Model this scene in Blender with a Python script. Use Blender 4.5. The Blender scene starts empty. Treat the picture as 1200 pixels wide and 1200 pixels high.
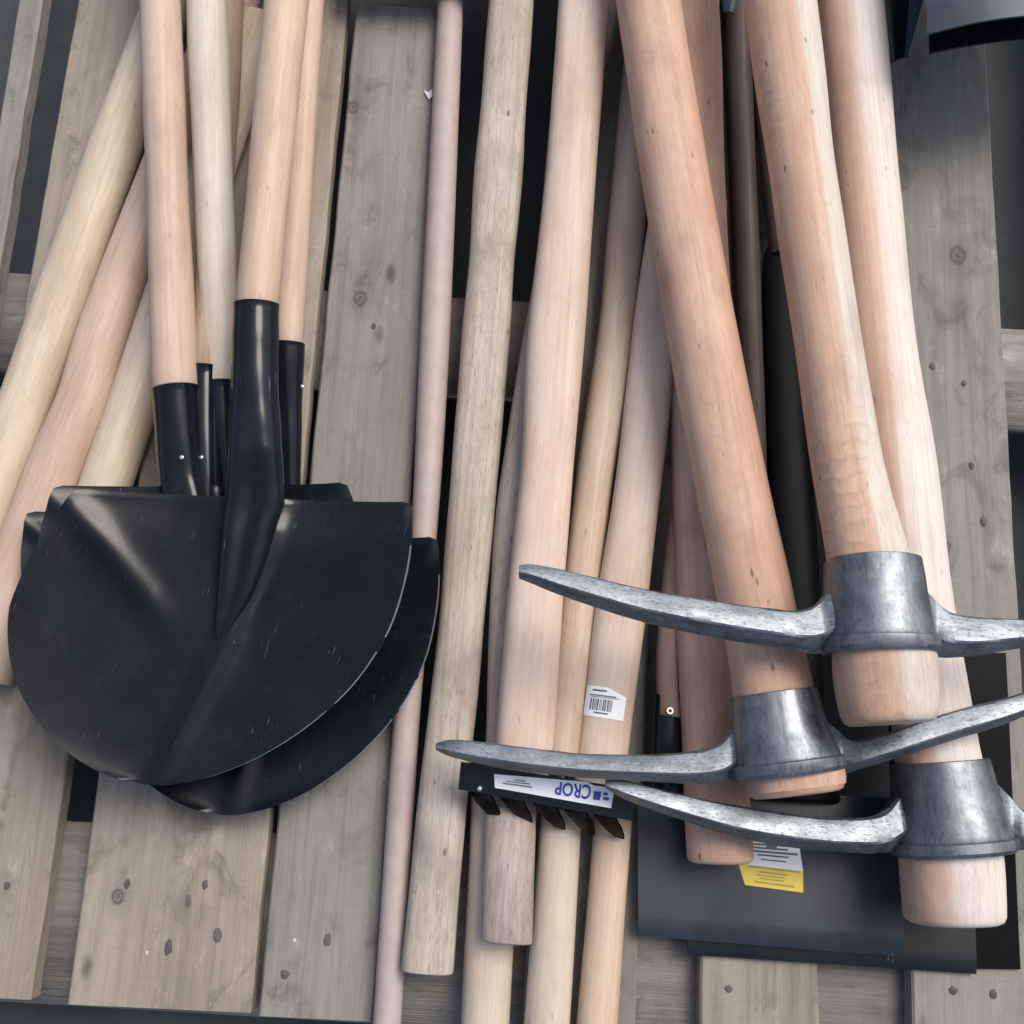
import bpy, bmesh, math, random
from mathutils import Vector, Matrix, noise
from mathutils.bvhtree import BVHTree

random.seed(4)
S = bpy.context.scene
COL = S.collection
F = 1200.0                       # focal length in photo pixels
TH = math.radians(14.0)          # the camera leans 14 degrees off straight down
FWD = Vector((0, math.sin(TH), -math.cos(TH)))
UP = Vector((0, math.cos(TH), math.sin(TH)))
RT = Vector((1, 0, 0))
CAM = -1.1 * FWD


# ------------------------------------------------------------------ geometry helpers
def ray(px, py):
    return FWD + RT * ((px - 600) / F) - UP * ((py - 600) / F)


def P(px, py, z=0.0):
    d = ray(px, py)
    return CAM + d * ((z - CAM.z) / d.z)


def mpp(p):
    """metres per photo pixel at a point"""
    return (Vector(p) - CAM).dot(FWD) / F


def link(name, me, mats, parent=None, matrix=None, smooth=True):
    o = bpy.data.objects.new(name, me)
    COL.objects.link(o)
    for m in (mats if isinstance(mats, (list, tuple)) else [mats]):
        me.materials.append(m)
    if smooth:
        for p in me.polygons:
            p.use_smooth = True
    o.parent = parent
    M = matrix if matrix is not None else Matrix()
    o.matrix_world = M
    if parent is not None:
        o.matrix_parent_inverse = Matrix()
        o.matrix_basis = world_of(parent).inverted() @ M
    o['_w'] = [v for row in M for v in row]
    return o


def world_of(o):
    w = o['_w']
    return Matrix([w[0:4], w[4:8], w[8:12], w[12:16]])


def tag(o, label, cat, group=None):
    o['label'] = label
    o['category'] = cat
    if group:
        o['group'] = group
    return o


def thing(name, label, cat, loc, group=None):
    o = bpy.data.objects.new(name, None)
    COL.objects.link(o)
    o.empty_display_size = 0.05
    M = Matrix.Translation(loc)
    o.matrix_world = M
    o.matrix_basis = M
    o['_w'] = [v for row in M for v in row]
    return tag(o, label, cat, group)


def frame(a, b, up=Vector((0, 0, 1))):
    """local frame: origin midway, Y from a to b, Z as near up as it goes"""
    y = (b - a).normalized()
    x = y.cross(up).normalized()
    z = x.cross(y).normalized()
    M = Matrix((x, y, z)).transposed().to_4x4()
    M.translation = (a + b) / 2
    return M


def bm_to(name, bm, mats, parent, M, smooth=True, sharp=None):
    bmesh.ops.recalc_face_normals(bm, faces=bm.faces)
    bm.transform(M.inverted())
    if sharp:
        for e in bm.edges:
            if len(e.link_faces) == 2 and e.calc_face_angle(0) > math.radians(sharp):
                e.smooth = False
    me = bpy.data.meshes.new(name)
    bm.to_mesh(me)
    bm.free()
    return link(name, me, mats, parent, M, smooth)


def skin(bm, rings, cap0=True, cap1=True, mi=0):
    vs = [[bm.verts.new(p) for p in r] for r in rings]
    n = len(vs[0])
    for a, b in zip(vs, vs[1:]):
        for i in range(n):
            f = bm.faces.new((a[i], a[(i + 1) % n], b[(i + 1) % n], b[i]))
            f.material_index = mi
    if cap0:
        bm.faces.new(vs[0][::-1]).material_index = mi
    if cap1:
        bm.faces.new(vs[-1]).material_index = mi
    return vs


def sup(t, e):
    c, s = math.cos(t), math.sin(t)
    return (math.copysign(abs(c) ** e, c), math.copysign(abs(s) ** e, s))


def ring(c, x, z, rx, rz, n=28, e=1.0):
    out = []
    for i in range(n):
        a, b = sup(2 * math.pi * i / n, e)
        out.append(c + x * (a * rx) + z * (b * rz))
    return out


def rot_stations(st):
    """stations (xl, xr, y, z) -> list of (centre, radius)"""
    out = []
    mid = [((a + b) / 2, y) for a, b, y, z in st]
    for i, (a, b, y, z) in enumerate(st):
        j0, j1 = max(0, i - 1), min(len(st) - 1, i + 1)
        dx, dy = mid[j1][0] - mid[j0][0], mid[j1][1] - mid[j0][1]
        ca = abs(dy) / math.hypot(dx, dy)
        c = P((a + b) / 2, y, z)
        out.append((c, (b - a) / 2 * mpp(c) * ca))
    return out


def lerp(a, b, t):
    return a + (b - a) * t


def rod(name, st, mat, parent, ext0=0.0, ext1=0.0, flat=0.94, e=0.95, wob=0.0012, n=32,
        round0=True, round1=True, bevel=0.10, sharp=None):
    """a tapered wooden or metal shaft through the stations"""
    cr = rot_stations(st)
    if ext0:
        d = (cr[0][0] - cr[1][0]).normalized()
        d.z *= 0.3
        cr.insert(0, (cr[0][0] + d * ext0, cr[0][1]))
    if ext1:
        d = (cr[-1][0] - cr[-2][0]).normalized()
        d.z *= 0.3
        cr.append((cr[-1][0] + d * ext1, cr[-1][1]))
    M = frame(cr[0][0], cr[-1][0])
    x = M.col[0].to_3d()
    z = M.col[2].to_3d()
    y = M.col[1].to_3d()
    # resample smoothly
    pts = []
    for i in range(len(cr) - 1):
        (c0, r0), (c1, r1) = cr[i], cr[i + 1]
        cm = cr[i - 1] if i else (c0 * 2 - c1, r0 * 2 - r1)
        cp = cr[i + 2] if i + 2 < len(cr) else (c1 * 2 - c0, r1 * 2 - r0)
        steps = max(3, int((c1 - c0).length / 0.02))
        for k in range(steps):
            t = k / steps
            h = lambda p0, p1, p2, p3: 0.5 * (2 * p1 + (p2 - p0) * t + (2 * p0 - 5 * p1 + 4 * p2 - p3) * t * t
                                              + (3 * p1 - p0 - 3 * p2 + p3) * t ** 3)
            pts.append((h(cm[0], c0, c1, cp[0]), h(cm[1], r0, r1, cp[1])))
    pts.append(cr[-1])
    sd = random.random() * 50
    rings = []
    L = len(pts)

    def add(c, r, k=1.0):
        w = 1 + wob / max(r, 1e-4) * noise.noise(Vector((sd, c.y * 9, c.x * 3)))
        rings.append(ring(c, x, z, r * k * w, r * k * flat * w, n, e))
    r0, r1 = pts[0][1], pts[-1][1]
    if round0:
        for k, s in ((0.0, 1 - bevel), (bevel * .35, 1 - bevel * .35)):
            add(pts[0][0] + y * (k * r0), r0, s)
        pts[0] = (pts[0][0] + y * (bevel * r0), r0)
    if round1:
        pts[-1] = (pts[-1][0] - y * (bevel * r1), r1)
    for c, r in pts:
        add(c, r)
    if round1:
        for k, s in ((bevel * .65, 1 - bevel * .35), (bevel, 1 - bevel)):
            add(pts[-1][0] + y * (k * r1), r1, s)
    bm = bmesh.new()
    skin(bm, rings)
    o = bm_to(name, bm, mat, parent, M, sharp=sharp or 50)
    return o


def base_of(st):
    c = rot_stations(st)
    a, b = c[0][0], c[-1][0]
    m = (a + b) / 2
    return Vector((m.x, m.y, 0))


def bevel_box(bm, c, x, y, z, hx, hy, hz, b=0.002):
    """box with chamfered edges, axes x y z"""
    vs = []
    t = bmesh.new()
    bmesh.ops.create_cube(t, size=2)
    for v in t.verts:
        v.co = Vector((v.co.x * hx, v.co.y * hy, v.co.z * hz))
    if b:
        bmesh.ops.bevel(t, geom=list(t.edges), offset=b, segments=2, affect='EDGES')
    M = Matrix((x, y, z)).transposed().to_4x4()
    M.translation = c
    t.transform(M)
    me = bpy.data.meshes.new('tmp')
    t.to_mesh(me)
    t.free()
    bm.from_mesh(me)
    bpy.data.meshes.remove(me)


# ------------------------------------------------------------------ materials
class NT:
    def __init__(s, name):
        s.m = bpy.data.materials.new(name)
        s.m.use_nodes = True
        s.t = s.m.node_tree
        s.b = s.t.nodes['Principled BSDF']
        s.tc = s.t.nodes.new('ShaderNodeTexCoord')
        oi = s.t.nodes.new('ShaderNodeObjectInfo')
        mul = s.math('MULTIPLY', oi.outputs['Random'], 37.0)
        s.rnd = oi.outputs['Random']
        add = s.t.nodes.new('ShaderNodeVectorMath')
        add.operation = 'ADD'
        s.l(s.tc.outputs['Object'], add.inputs[0])
        s.l(mul, add.inputs[1])
        s.pos = add.outputs[0]

    def l(s, a, b):
        s.t.links.new(a, b)

    def put(s, v, sock):
        if isinstance(v, bpy.types.NodeSocket):
            s.l(v, sock)
        else:
            if sock.type == 'RGBA' and len(v) == 3:
                v = (*v, 1)
            sock.default_value = v

    def math(s, op, a, b=0.0, clamp=False):
        n = s.t.nodes.new('ShaderNodeMath')
        n.operation = op
        n.use_clamp = clamp
        s.put(a, n.inputs[0])
        s.put(b, n.inputs[1])
        return n.outputs[0]

    def scale(s, v):
        n = s.t.nodes.new('ShaderNodeMapping')
        n.inputs['Scale'].default_value = v
        s.l(s.pos, n.inputs['Vector'])
        return n.outputs[0]

    def noise(s, v, detail=4, rough=.55, dist=0.0):
        n = s.t.nodes.new('ShaderNodeTexNoise')
        n.inputs['Scale'].default_value = 1
        n.inputs['Detail'].default_value = detail
        n.inputs['Roughness'].default_value = rough
        n.inputs['Distortion'].default_value = dist
        s.l(s.scale(v), n.inputs['Vector'])
        return n.outputs['Fac']

    def voro(s, v):
        n = s.t.nodes.new('ShaderNodeTexVoronoi')
        n.inputs['Scale'].default_value = 1
        s.l(s.scale(v), n.inputs['Vector'])
        return n.outputs['Distance']

    def ramp(s, f, a, b, lo=0.0, hi=1.0):
        n = s.t.nodes.new('ShaderNodeMapRange')
        n.interpolation_type = 'SMOOTHSTEP'
        s.put(f, n.inputs['Value'])
        n.inputs['From Min'].default_value = a
        n.inputs['From Max'].default_value = b
        n.inputs['To Min'].default_value = lo
        n.inputs['To Max'].default_value = hi
        return n.outputs[0]

    def mix(s, f, a, b, mode='MIX'):
        n = s.t.nodes.new('ShaderNodeMix')
        n.data_type = 'RGBA'
        n.blend_type = mode
        s.put(f, n.inputs['Factor'])
        s.put(a, n.inputs['A'])
        s.put(b, n.inputs['B'])
        return n.outputs['Result']

    def bump(s, h, st=.3, d=.001):
        n = s.t.nodes.new('ShaderNodeBump')
        n.inputs['Strength'].default_value = st
        n.inputs['Distance'].default_value = d
        s.l(h, n.inputs['Height'])
        s.l(n.outputs[0], s.b.inputs['Normal'])

    def sep(s, i):
        n = s.t.nodes.new('ShaderNodeSeparateXYZ')
        s.l(s.tc.outputs['Object'], n.inputs[0])
        return n.outputs[i]

    def set(s, **k):
        for a, v in k.items():
            s.put(v, s.b.inputs[a.replace('_', ' ')])
        return s.m


def mulc(c, k):
    return tuple(x * k for x in c)


def wood(name, c1, c2, streak=.25, split=None, rough=.55, pores=.24, dents=.5, chatter=0.0, grime=0.25):
    """turned handle wood: long grain along local Y. split=(x0, colour): sapwood on one side"""
    n = NT(name)
    broad = n.noise((30, 7, 30), 5, .6)
    col = n.mix(n.ramp(broad, .35, .68), c1, c2)
    if split:                               # local X points to the left of the picture
        x0, cs, soft = split
        edge = n.math('ADD', n.sep(0), n.math('MULTIPLY', n.math('SUBTRACT', n.noise((40, 3.5, 40), 3), .5), .03))
        col = n.mix(n.ramp(edge, x0 + soft, x0 - soft), col, cs)
    g1 = n.noise((260, 5, 260), 5, .6, .3)
    col = n.mix(n.ramp(g1, .35, .75, 0, streak), col, mulc(c2, .55))
    g2 = n.noise((110, 2.5, 110), 3)
    col = n.mix(n.ramp(g2, .5, .8, 0, streak * .9), col, mulc(c1, 1.22))
    p = n.noise((1000, 75, 1000), 2)
    col = n.mix(n.ramp(p, .57, .70, 0, pores), col, mulc(c2, .35))
    ln = n.noise((420, 4, 420), 4, .7, .5)          # crisp growth lines
    col = n.mix(n.ramp(ln, .54, .60, 0, .16), col, mulc(c2, .6))
    dn = n.noise((30, 22, 30), 2)
    dd = n.math('MULTIPLY', n.ramp(n.voro((95, 34, 95)), .2, .08), n.ramp(dn, .55, .64))
    col = n.mix(n.math('MULTIPLY', dd, dents), col, mulc(c2, .3))
    gr = n.noise((14, 9, 14), 5, .65)
    col = n.mix(n.ramp(gr, .48, .72, 0, grime), col, mulc(c2, .5))
    h = n.math('ADD', n.math('MULTIPLY', g1, .5), n.math('MULTIPLY', dd, -1.2))
    if chatter:
        w = n.math('SINE', n.math('ADD', n.math('MULTIPLY', n.sep(1), 420.0),
                                  n.math('MULTIPLY', n.noise((40, 20, 40), 2), 14.0)))
        mask = n.ramp(n.noise((22, 6, 22), 2), .48, .62)
        cw = n.math('MULTIPLY', w, n.math('MULTIPLY', mask, chatter))
        h = n.math('ADD', h, cw)
        col = n.mix(n.math('MULTIPLY', n.ramp(cw, .1, .6), .25), col, mulc(c2, .55))
    n.bump(h, .35, .0012)
    return n.set(Base_Color=col, Roughness=n.ramp(g1, .3, .8, rough - .08, rough + .15), Specular_IOR_Level=.35)


def plank(name, c1, c2, dark=.5, spots=.8, knots=()):
    n = NT(name)
    col = n.mix(n.ramp(n.noise((9, 2.2, 9), 5, .6), .35, .68), c1, c2)
    g = n.noise((85, 3.2, 85), 6, .6, 1.2)
    col = n.mix(n.ramp(g, .38, .72, 0, dark), col, mulc(c2, .45))
    sw = n.noise((700, 14, 700), 3)
    col = n.mix(n.ramp(sw, .55, .75, 0, dark * .25), col, mulc(c2, .45))
    cross = n.noise((16, 240, 16), 4, .7)      # faint saw marks across the board
    col = n.mix(n.ramp(cross, .48, .75, 0, .24), col, mulc(c1, .6))
    d = n.voro((13, 6.5, 13))
    kn = n.math('MULTIPLY', n.ramp(d, .13, .06), n.ramp(n.noise((5, 5, 5), 1), .5, .6))
    col = n.mix(n.math('MULTIPLY', kn, spots), col, mulc(c2, .28))
    st = n.noise((22, 13, 22), 6, .7, 1.0)
    col = n.mix(n.ramp(st, .50, .72, 0, .6), col, mulc(c2, .42))
    lt = n.noise((38, 20, 38), 5, .7)
    col = n.mix(n.ramp(lt, .56, .74, 0, .45), col, mulc(c1, 1.5))
    for lx, ly, r in knots:
        dx = n.math('SUBTRACT', n.sep(0), lx)
        dy = n.math('MULTIPLY', n.math('SUBTRACT', n.sep(1), ly), .75)
        d = n.math('SQRT', n.math('ADD', n.math('MULTIPLY', dx, dx), n.math('MULTIPLY', dy, dy)))
        d = n.math('ADD', d, n.math('MULTIPLY', n.math('SUBTRACT', n.noise((90, 90, 90), 3), .5), r * .8))
        ring_ = n.ramp(n.math('SINE', n.math('MULTIPLY', d, 12.0 / r)), -.6, 1, .45, .8)
        col = n.mix(n.math('MULTIPLY', n.ramp(d, r * 3.2, r * .8), .30), col, mulc(c2, .55))
        col = n.mix(n.math('MULTIPLY', n.ramp(d, r * 1.15, r * .7), ring_), col, (.085, .068, .055))
    h = n.math('ADD', n.math('MULTIPLY', g, .8), n.math('MULTIPLY', sw, .5))
    n.bump(h, .6, .002)
    return n.set(Base_Color=col, Roughness=.82, Specular_IOR_Level=.2)


def black_paint(name, c=(.004, .0052, .007), rough=.26, scuff=.28):
    n = NT(name)
    big = n.noise((14, 14, 14), 4)
    fine = n.noise((90, 90, 90), 5, .65)
    col = n.mix(n.ramp(big, .3, .7), c, mulc(c, 1.8))
    sc = n.math('MULTIPLY', n.ramp(n.noise((420, 26, 420), 3), .63, .70), n.ramp(n.noise((21, 21, 21), 3), .57, .68))
    dust = n.ramp(n.noise((45, 45, 45), 6, .75), 0.54, .8, 0, .05)
    col = n.mix(dust, col, (.16, .155, .15))
    col = n.mix(n.math('MULTIPLY', sc, scuff), col, (.22, .23, .25))
    n.bump(n.math('ADD', n.math('MULTIPLY', big, 1.0), n.math('MULTIPLY', fine, .05)), .10, .003)
    return n.set(Base_Color=col, Roughness=n.ramp(big, .3, .75, rough - .03, rough + .05), Specular_IOR_Level=.32)


def forged(name, c=(.30, .32, .34), rough=.38, pit=1.0):
    n = NT(name)
    a = n.noise((45, 45, 45), 5, .6)
    b = n.noise((560, 210, 560), 4, .6)
    s_ = n.noise((130, 11, 130), 4, .6)
    col = n.mix(n.ramp(a, .32, .68), mulc(c, .84), mulc(c, 1.1))
    col = n.mix(n.ramp(s_, .46, .7, 0, .6), col, mulc(c, .42))
    col = n.mix(n.ramp(b, .53, .66, 0, .8 * pit), col, mulc(c, .22))
    col = n.mix(n.ramp(n.noise((190, 120, 190), 3), .57, .68, 0, .25 * pit), col, (.42, .46, .50))
    rust = n.ramp(n.noise((26, 26, 26), 5, .7), .64, .76, 0, .28)
    col = n.mix(rust, col, (.13, .095, .075))
    n.bump(n.math('ADD', n.math('MULTIPLY', a, .6), n.math('MULTIPLY', b, .5 * pit)), .30 * pit, .002)
    return n.set(Base_Color=col, Metallic=.8, Roughness=n.ramp(a, .3, .7, rough - .08, rough + .14))


def flat(name, c, rough=.6, metal=0.0, var=.12):
    n = NT(name)
    col = n.mix(n.ramp(n.noise((60, 60, 60), 4), .3, .7, 0, 1), mulc(c, 1 - var), mulc(c, 1 + var))
    return n.set(Base_Color=col, Roughness=rough, Metallic=metal)


def concrete(name):
    n = NT(name)
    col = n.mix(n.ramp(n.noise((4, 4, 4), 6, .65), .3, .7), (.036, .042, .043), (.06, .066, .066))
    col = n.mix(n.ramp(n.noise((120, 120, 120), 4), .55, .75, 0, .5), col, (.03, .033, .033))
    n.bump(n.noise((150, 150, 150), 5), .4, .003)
    return n.set(Base_Color=col, Roughness=.85)


PINK = (.56, .385, .285)
W = dict(
    pale=wood('pale_ash_wood', (.63, .535, .41), (.51, .415, .30), .2, dents=.3),
    pink=wood('pink_beech_wood', (.58, .435, .34), (.48, .345, .26), .2, dents=.3),
    cream=wood('cream_wood', (.58, .50, .40), (.52, .43, .33), .2, dents=.3),
    white=wood('white_ash_wood', (.64, .59, .505), (.56, .50, .41), .22, dents=.3),
    broad=wood('broad_beech_wood', (.64, .515, .42), (.56, .42, .33), .18, dents=.25),
    bark=wood('rough_pole_wood', (.52, .46, .385), (.41, .345, .27), .5, rough=.75, pores=.6, dents=.95, grime=.6),
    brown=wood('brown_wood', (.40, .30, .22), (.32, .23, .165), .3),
    tan=wood('tan_wood', (.60, .465, .34), (.52, .38, .27), .22, dents=.35),
    orange=wood('orange_beech_wood', (.595, .395, .285), (.50, .30, .21), .22, dents=.8, chatter=.25, grime=.4),
    split=wood('two_tone_wood', (.595, .39, .27), (.50, .31, .215), .24, split=(.001, (.60, .545, .47), .006), dents=.7,
               chatter=.55, grime=.35),
    split2=wood('two_tone_pale_wood', (.605, .405, .295), (.54, .35, .255), .22, split=(.017, (.68, .62, .55), .012), dents=.35),
    shade=wood('tan_shaft_wood', (.56, .45, .34), (.48, .365, .265), .25),
    dark=wood('shade_darkened_wood', (.075, .055, .042), (.05, .036, .028), .3),  # wood colour darkened to stand for the deep shade these handles lie in
    grey=wood('weathered_pink_wood', (.46, .38, .33), (.38, .30, .255), .6, pores=.7, grime=.5),
)
POLE = flat('mauve_painted_steel', (.41, .335, .30), .6, 0, .06)
BOARD_C = ((.335, .293, .236), (.26, .222, .172), (.27, .262, .23), (.21, .20, .172))
BOARD = [plank('weathered_board', (.335, .293, .236), (.26, .222, .172), .38),
         plank('green_grey_board', (.265, .258, .228), (.205, .198, .17), .38),
         plank('tan_board', (.325, .29, .235), (.255, .22, .17), .4)]
UNDER = plank('shaded_grey_board', (.28, .26, .23), (.21, .192, .165), .4)
BLACK = black_paint('black_enamel')
BLACKB = black_paint('black_enamel_sheet', (.006, .0075, .009), .33, .4)
SLATE = black_paint('slate_enamel_sheet', (.015, .0215, .0275), .36, .4)
SOCK = black_paint('glossy_black_enamel', (.006, .008, .011), .17, .5)
EDGE = flat('bare_steel_edge', (.45, .45, .45), .35, .9)
STEEL = forged('forged_steel', (.215, .243, .272), .44, .8)
COLLAR = forged('forged_collar_steel', (.19, .21, .235), .42, .45)
MATTE = flat('matt_black_steel', (.0018, .0022, .0035), .45)
MATTE.node_tree.nodes['Principled BSDF'].inputs['Specular IOR Level'].default_value = .07
RIVET = flat('zinc_rivet', (.62, .62, .60), .3, .9)
GREYM = black_paint('blue_grey_steel', (.035, .05, .062), .42, .4)
PAPER = flat('white_label_paper', (.84, .85, .85), .5, 0, .03)
YELLOW = flat('yellow_label_paper', (.70, .55, .06), .5, 0, .04)
BLUE = flat('blue_print', (.02, .055, .33), .5, 0, .05)
INK = flat('grey_print', (.10, .12, .15), .5, 0, .1)
INKY = flat('olive_print', (.33, .27, .05), .5, 0, .1)
NAIL = flat('dark_nail_head', (.10, .085, .072), .8, .1, .35)
CHIP = flat('pale_splinter', (.58, .54, .46), .7)

# ------------------------------------------------------------------ the floor and the pallet
bm = bmesh.new()
bmesh.ops.create_grid(bm, x_segments=2, y_segments=2, size=6)
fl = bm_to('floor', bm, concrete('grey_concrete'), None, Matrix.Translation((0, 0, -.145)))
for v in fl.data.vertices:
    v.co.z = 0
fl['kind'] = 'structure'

pallet = thing('wooden_pallet', 'weathered grey wooden pallet with gappy deck boards under all the tools', 'pallet', (0.1, .1, -.144))
UZ = Vector((0, 0, 1))


def board(name, q0, q1, mat, top=0.0, thick=.022, ext0=0.0, ext1=0.0, parent=pallet):
    """q = (xl, xr, y) in photo pixels on the board's upper face; q0 upper end, q1 lower end"""
    a0, b0, a1, b1 = P(q0[0], q0[2], top), P(q0[1], q0[2], top), P(q1[0], q1[2], top), P(q1[1], q1[2], top)
    c0, c1 = (a0 + b0) / 2, (a1 + b1) / 2
    d = (c1 - c0).normalized()
    w = ((b0 - a0).length + (b1 - a1).length) / 2 * abs(d.y)
    c0 = c0 - d * ext0
    c1 = c1 + d * ext1
    M = frame(c1, c0)
    M.translation.z = top - thick / 2
    hl = (c1 - c0).length / 2
    bm = bmesh.new()
    # long strip with slightly uneven edges
    n = max(8, int(hl * 2 / .03))
    rings = []
    sd = random.random() * 99
    b = .0022
    for i in range(n + 1):
        y = -hl + 2 * hl * i / n
        l_ = -w / 2 + .0016 * noise.noise(Vector((sd, y * 14, 0))) + .0009 * noise.noise(Vector((sd, y * 60, 4)))
        r_ = w / 2 + .0016 * noise.noise(Vector((sd, y * 14, 9))) + .0009 * noise.noise(Vector((sd, y * 60, 7)))
        zt = thick / 2 + .0008 * noise.noise(Vector((sd, y * 6, 3)))
        prof = [(l_, -thick / 2), (r_, -thick / 2), (r_, zt - b), (r_ - b, zt), (l_ + b, zt), (l_, zt - b)]
        rings.append([Vector((px, y, pz)) for px, pz in prof])
    skin(bm, rings)
    bm.transform(M)
    o = bm_to(name, bm, mat, parent, M, sharp=25)
    o['_hl'] = hl
    return o


B0 = board('deck_board', (22, 50, 0), (-26, 2, 290), BOARD[1], ext0=.3, ext1=.55)
B1 = board('deck_board', (88, 213, 0), (-110, 32, 1168), BOARD[0], ext0=.3)
B2 = board('deck_board', (238, 408, 0), (78, 293, 1182), BOARD[0], ext0=.3)
B3 = board('deck_board', (417, 523, 8), (302, 437, 1194), BOARD[1])
B4 = board('deck_board', (672, 790, 0), (622, 735, 1200), BOARD[1], ext0=.3, ext1=.01)
B5 = board('deck_board', (838, 945, 0), (820, 960, 1205), BOARD[2], ext0=.3, ext1=.012)
B6 = board('deck_board', (1033, 1152, 0), (1070, 1222, 1205), BOARD[1], ext0=.3, ext1=.018)
B7 = board('deck_board', (1290, 1410, 0), (1390, 1530, 1205), BOARD[0], ext0=.3, ext1=.02)


def crossboard(p0, p1, wpx, z, mat, name='stringer_board', thick=.022):
    a, b = P(*p0, z), P(*p1, z)
    d = (b - a).normalized()
    a, b = a - d * .34, b + d * .34
    M = frame(a, b)
    M.translation.z = z - thick / 2
    hl = (b - a).length / 2
    w = wpx * mpp(a) / 2
    bm = bmesh.new()
    bevel_box(bm, Vector((0, 0, 0)), Vector((1, 0, 0)), Vector((0, 1, 0)), UZ, w, hl, thick / 2)
    bm.transform(M)
    return bm_to(name, bm, mat, pallet, M, sharp=30), M


for k, (p0, p1, wpx) in enumerate((((0, 375), (1200, 443), 122), ((0, 1064), (1200, 1134), 200), ((0, -330), (1200, -265), 130))):
    o, M = crossboard(p0, p1, wpx, -.0225, UNDER)
    for s in (-.86, .16, .86):
        bm = bmesh.new()
        c = M @ Vector((0, s, 0))
        bevel_box(bm, Vector((c.x, c.y, -.084)), M.col[0].to_3d(), M.col[1].to_3d(), UZ, .05, .07, .039, .003)
        bm_to('block', bm, UNDER, pallet, Matrix.Translation((c.x, c.y, -.084)), sharp=30)
for s in (-.86, .16, .86):
    bm = bmesh.new()
    bevel_box(bm, Vector((s, .15, -.134)), Vector((1, 0, 0)), Vector((0, 1, 0)), UZ, .05, .68, .0095, .002)
    bm_to('bottom_board', bm, UNDER, pallet, Matrix.Translation((s, .15, -.134)), sharp=30)


def nail(px, py, parent, r=5.0, long=1.5, mat=NAIL, name='nail'):
    c = P(px, py, .0006)
    k = mpp(c)
    bm = bmesh.new()
    sd = random.random() * 90
    pts = []
    for i in range(28):
        t = 2 * math.pi * i / 28
        q = r * k * (1 + .38 * noise.noise(Vector((sd + math.cos(t) * 1.1, math.sin(t) * 1.1, 0))))
        pts.append(Vector((math.cos(t) * q, math.sin(t) * q * long, 0)))
    rings = [[p * .98 + Vector((0, 0, -.004)) for p in pts], pts, [p * .7 + Vector((0, 0, .0006)) for p in pts]]
    skin(bm, rings)
    bm.transform(Matrix.Translation(c))
    return bm_to(name, bm, mat, parent, Matrix.Translation(c), sharp=40)


for px, py, b, r, lg in ((149, 1036, B2, 3.6, 1.5), (240, 1037, B2, 3.6, 1.5), (221, 1056, B2, 3.2, 2.2), (197, 1110, B2, 4.5, 2.0),
                         (255, 1096, B2, 4.5, 1.9), (384, 1101, B3, 4.2, 1.8), (334, 1142, B3, 5.5, .9),
                         (8, 1038, B1, 3.6, 1.3), (854, 1159, B5, 4.5, .9), (1117, 1161, B6, 5, .9),
                         (1164, 1165, B6, 4.5, 1.2), (1093, 429, B6, 3.4, 1.2), (1130, 449, B6, 3.2, 1.1), (1139, 546, B6, 3, 1.5),
                         (1153, 611, B6, 3.4, 1.8), (283, 76, B2, 4.5, 1.0), (438, 382, B3, 2.6, 1.4)):
    nail(px, py, b, r, lg)
for b, args, kn in ((B2, (BOARD_C[0], BOARD_C[1]), ((138, 1050, 8), (284, 84, 8))), (B3, (BOARD_C[2], BOARD_C[3]), ((422, 349, 9), (414, 126, 8))),
                    (B6, (BOARD_C[2], BOARD_C[3]), ((1122, 299, 11), (1110, 640, 5)))):
    inv = world_of(b).inverted()
    loc = [(inv @ P(px, py), r * mpp(P(px, py))) for px, py, r in kn]
    b.data.materials[0] = plank('knotty_board', args[0], args[1], .32, .8, [(q.x, q.y, r) for q, r in loc])
for px, py, b in ((172, 1117, B2), (345, 1102, B3)):
    nail(px, py, b, random.uniform(1.4, 2.6), random.uniform(.9, 2.2), CHIP, 'splinter')

# ------------------------------------------------------------------ loose handles
G_H = 'loose wooden handles lying on the pallet'


def loose(label, st, mat, ext0=.4, ext1=0.0, **k):
    t = rod('tool_handle', st, mat, None, ext0, ext1, **k)
    return tag(t, label, 'handle', G_H)


loose('pale cream handle slanting off the left edge, leftmost of the three slanting handles',
      [(115, 178, 145, .034), (80, 143, 240, .033), (25, 88, 397, .032), (-28, 36, 545, .031)], W['pale'], .35, .25)
loose('pink slanting handle between the two cream slanting handles, left of the shovels',
      [(244, 304, 0, .03), (105, 167, 350, .03), (63, 130, 477, .03), (28, 97, 557, .03), (-62, 14, 795, .03)], W['pink'], .3)
loose('short cream slanting handle running under the top left corner of the front shovel blade',
      [(205, 262, 240, .026), (131, 190, 460, .026), (93, 155, 568, .026), (40, 104, 720, .026)], W['pale'], .25)
tag(rod('metal_pole', [(513, 543, 0, .0145), (492, 527, 400, .0145), (481, 512, 630, .0145), (462, 493, 830, .0145), (437, 470, 1200, .0145)],
        POLE, None, .3, .06, flat=1, e=1, wob=.0001), 'thin mauve grey pole passing straight under the shovel blades', 'pole')
tag(rod('wooden_pole', [(573, 626, 0, .028), (541, 597, 400, .028), (512, 566, 750, .028), (490, 549, 930, .028), (470, 531, 1138, .028)],
        W['bark'], None, .4, 0, flat=.75, e=.72, wob=.002, bevel=.05),
    'rough knotty greyish pole with a square cut end, next to the thin mauve pole', 'pole')
loose('pale yellowish handle running off the bottom edge under the weathered grey one',
      [(553, 610, 925, .014), (540, 597, 1200, .014)], W['cream'], 0, .15)
loose('weathered grey handle ending square below the rake teeth, partly under the broad pink one',
      [(648, 700, 100, .024), (628, 684, 300, .024), (581, 643, 600, .024), (570, 632, 850, .034), (563, 624, 1103, .050)], W['grey'], .4,
      flat=.85, e=.85, bevel=.05)
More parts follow.
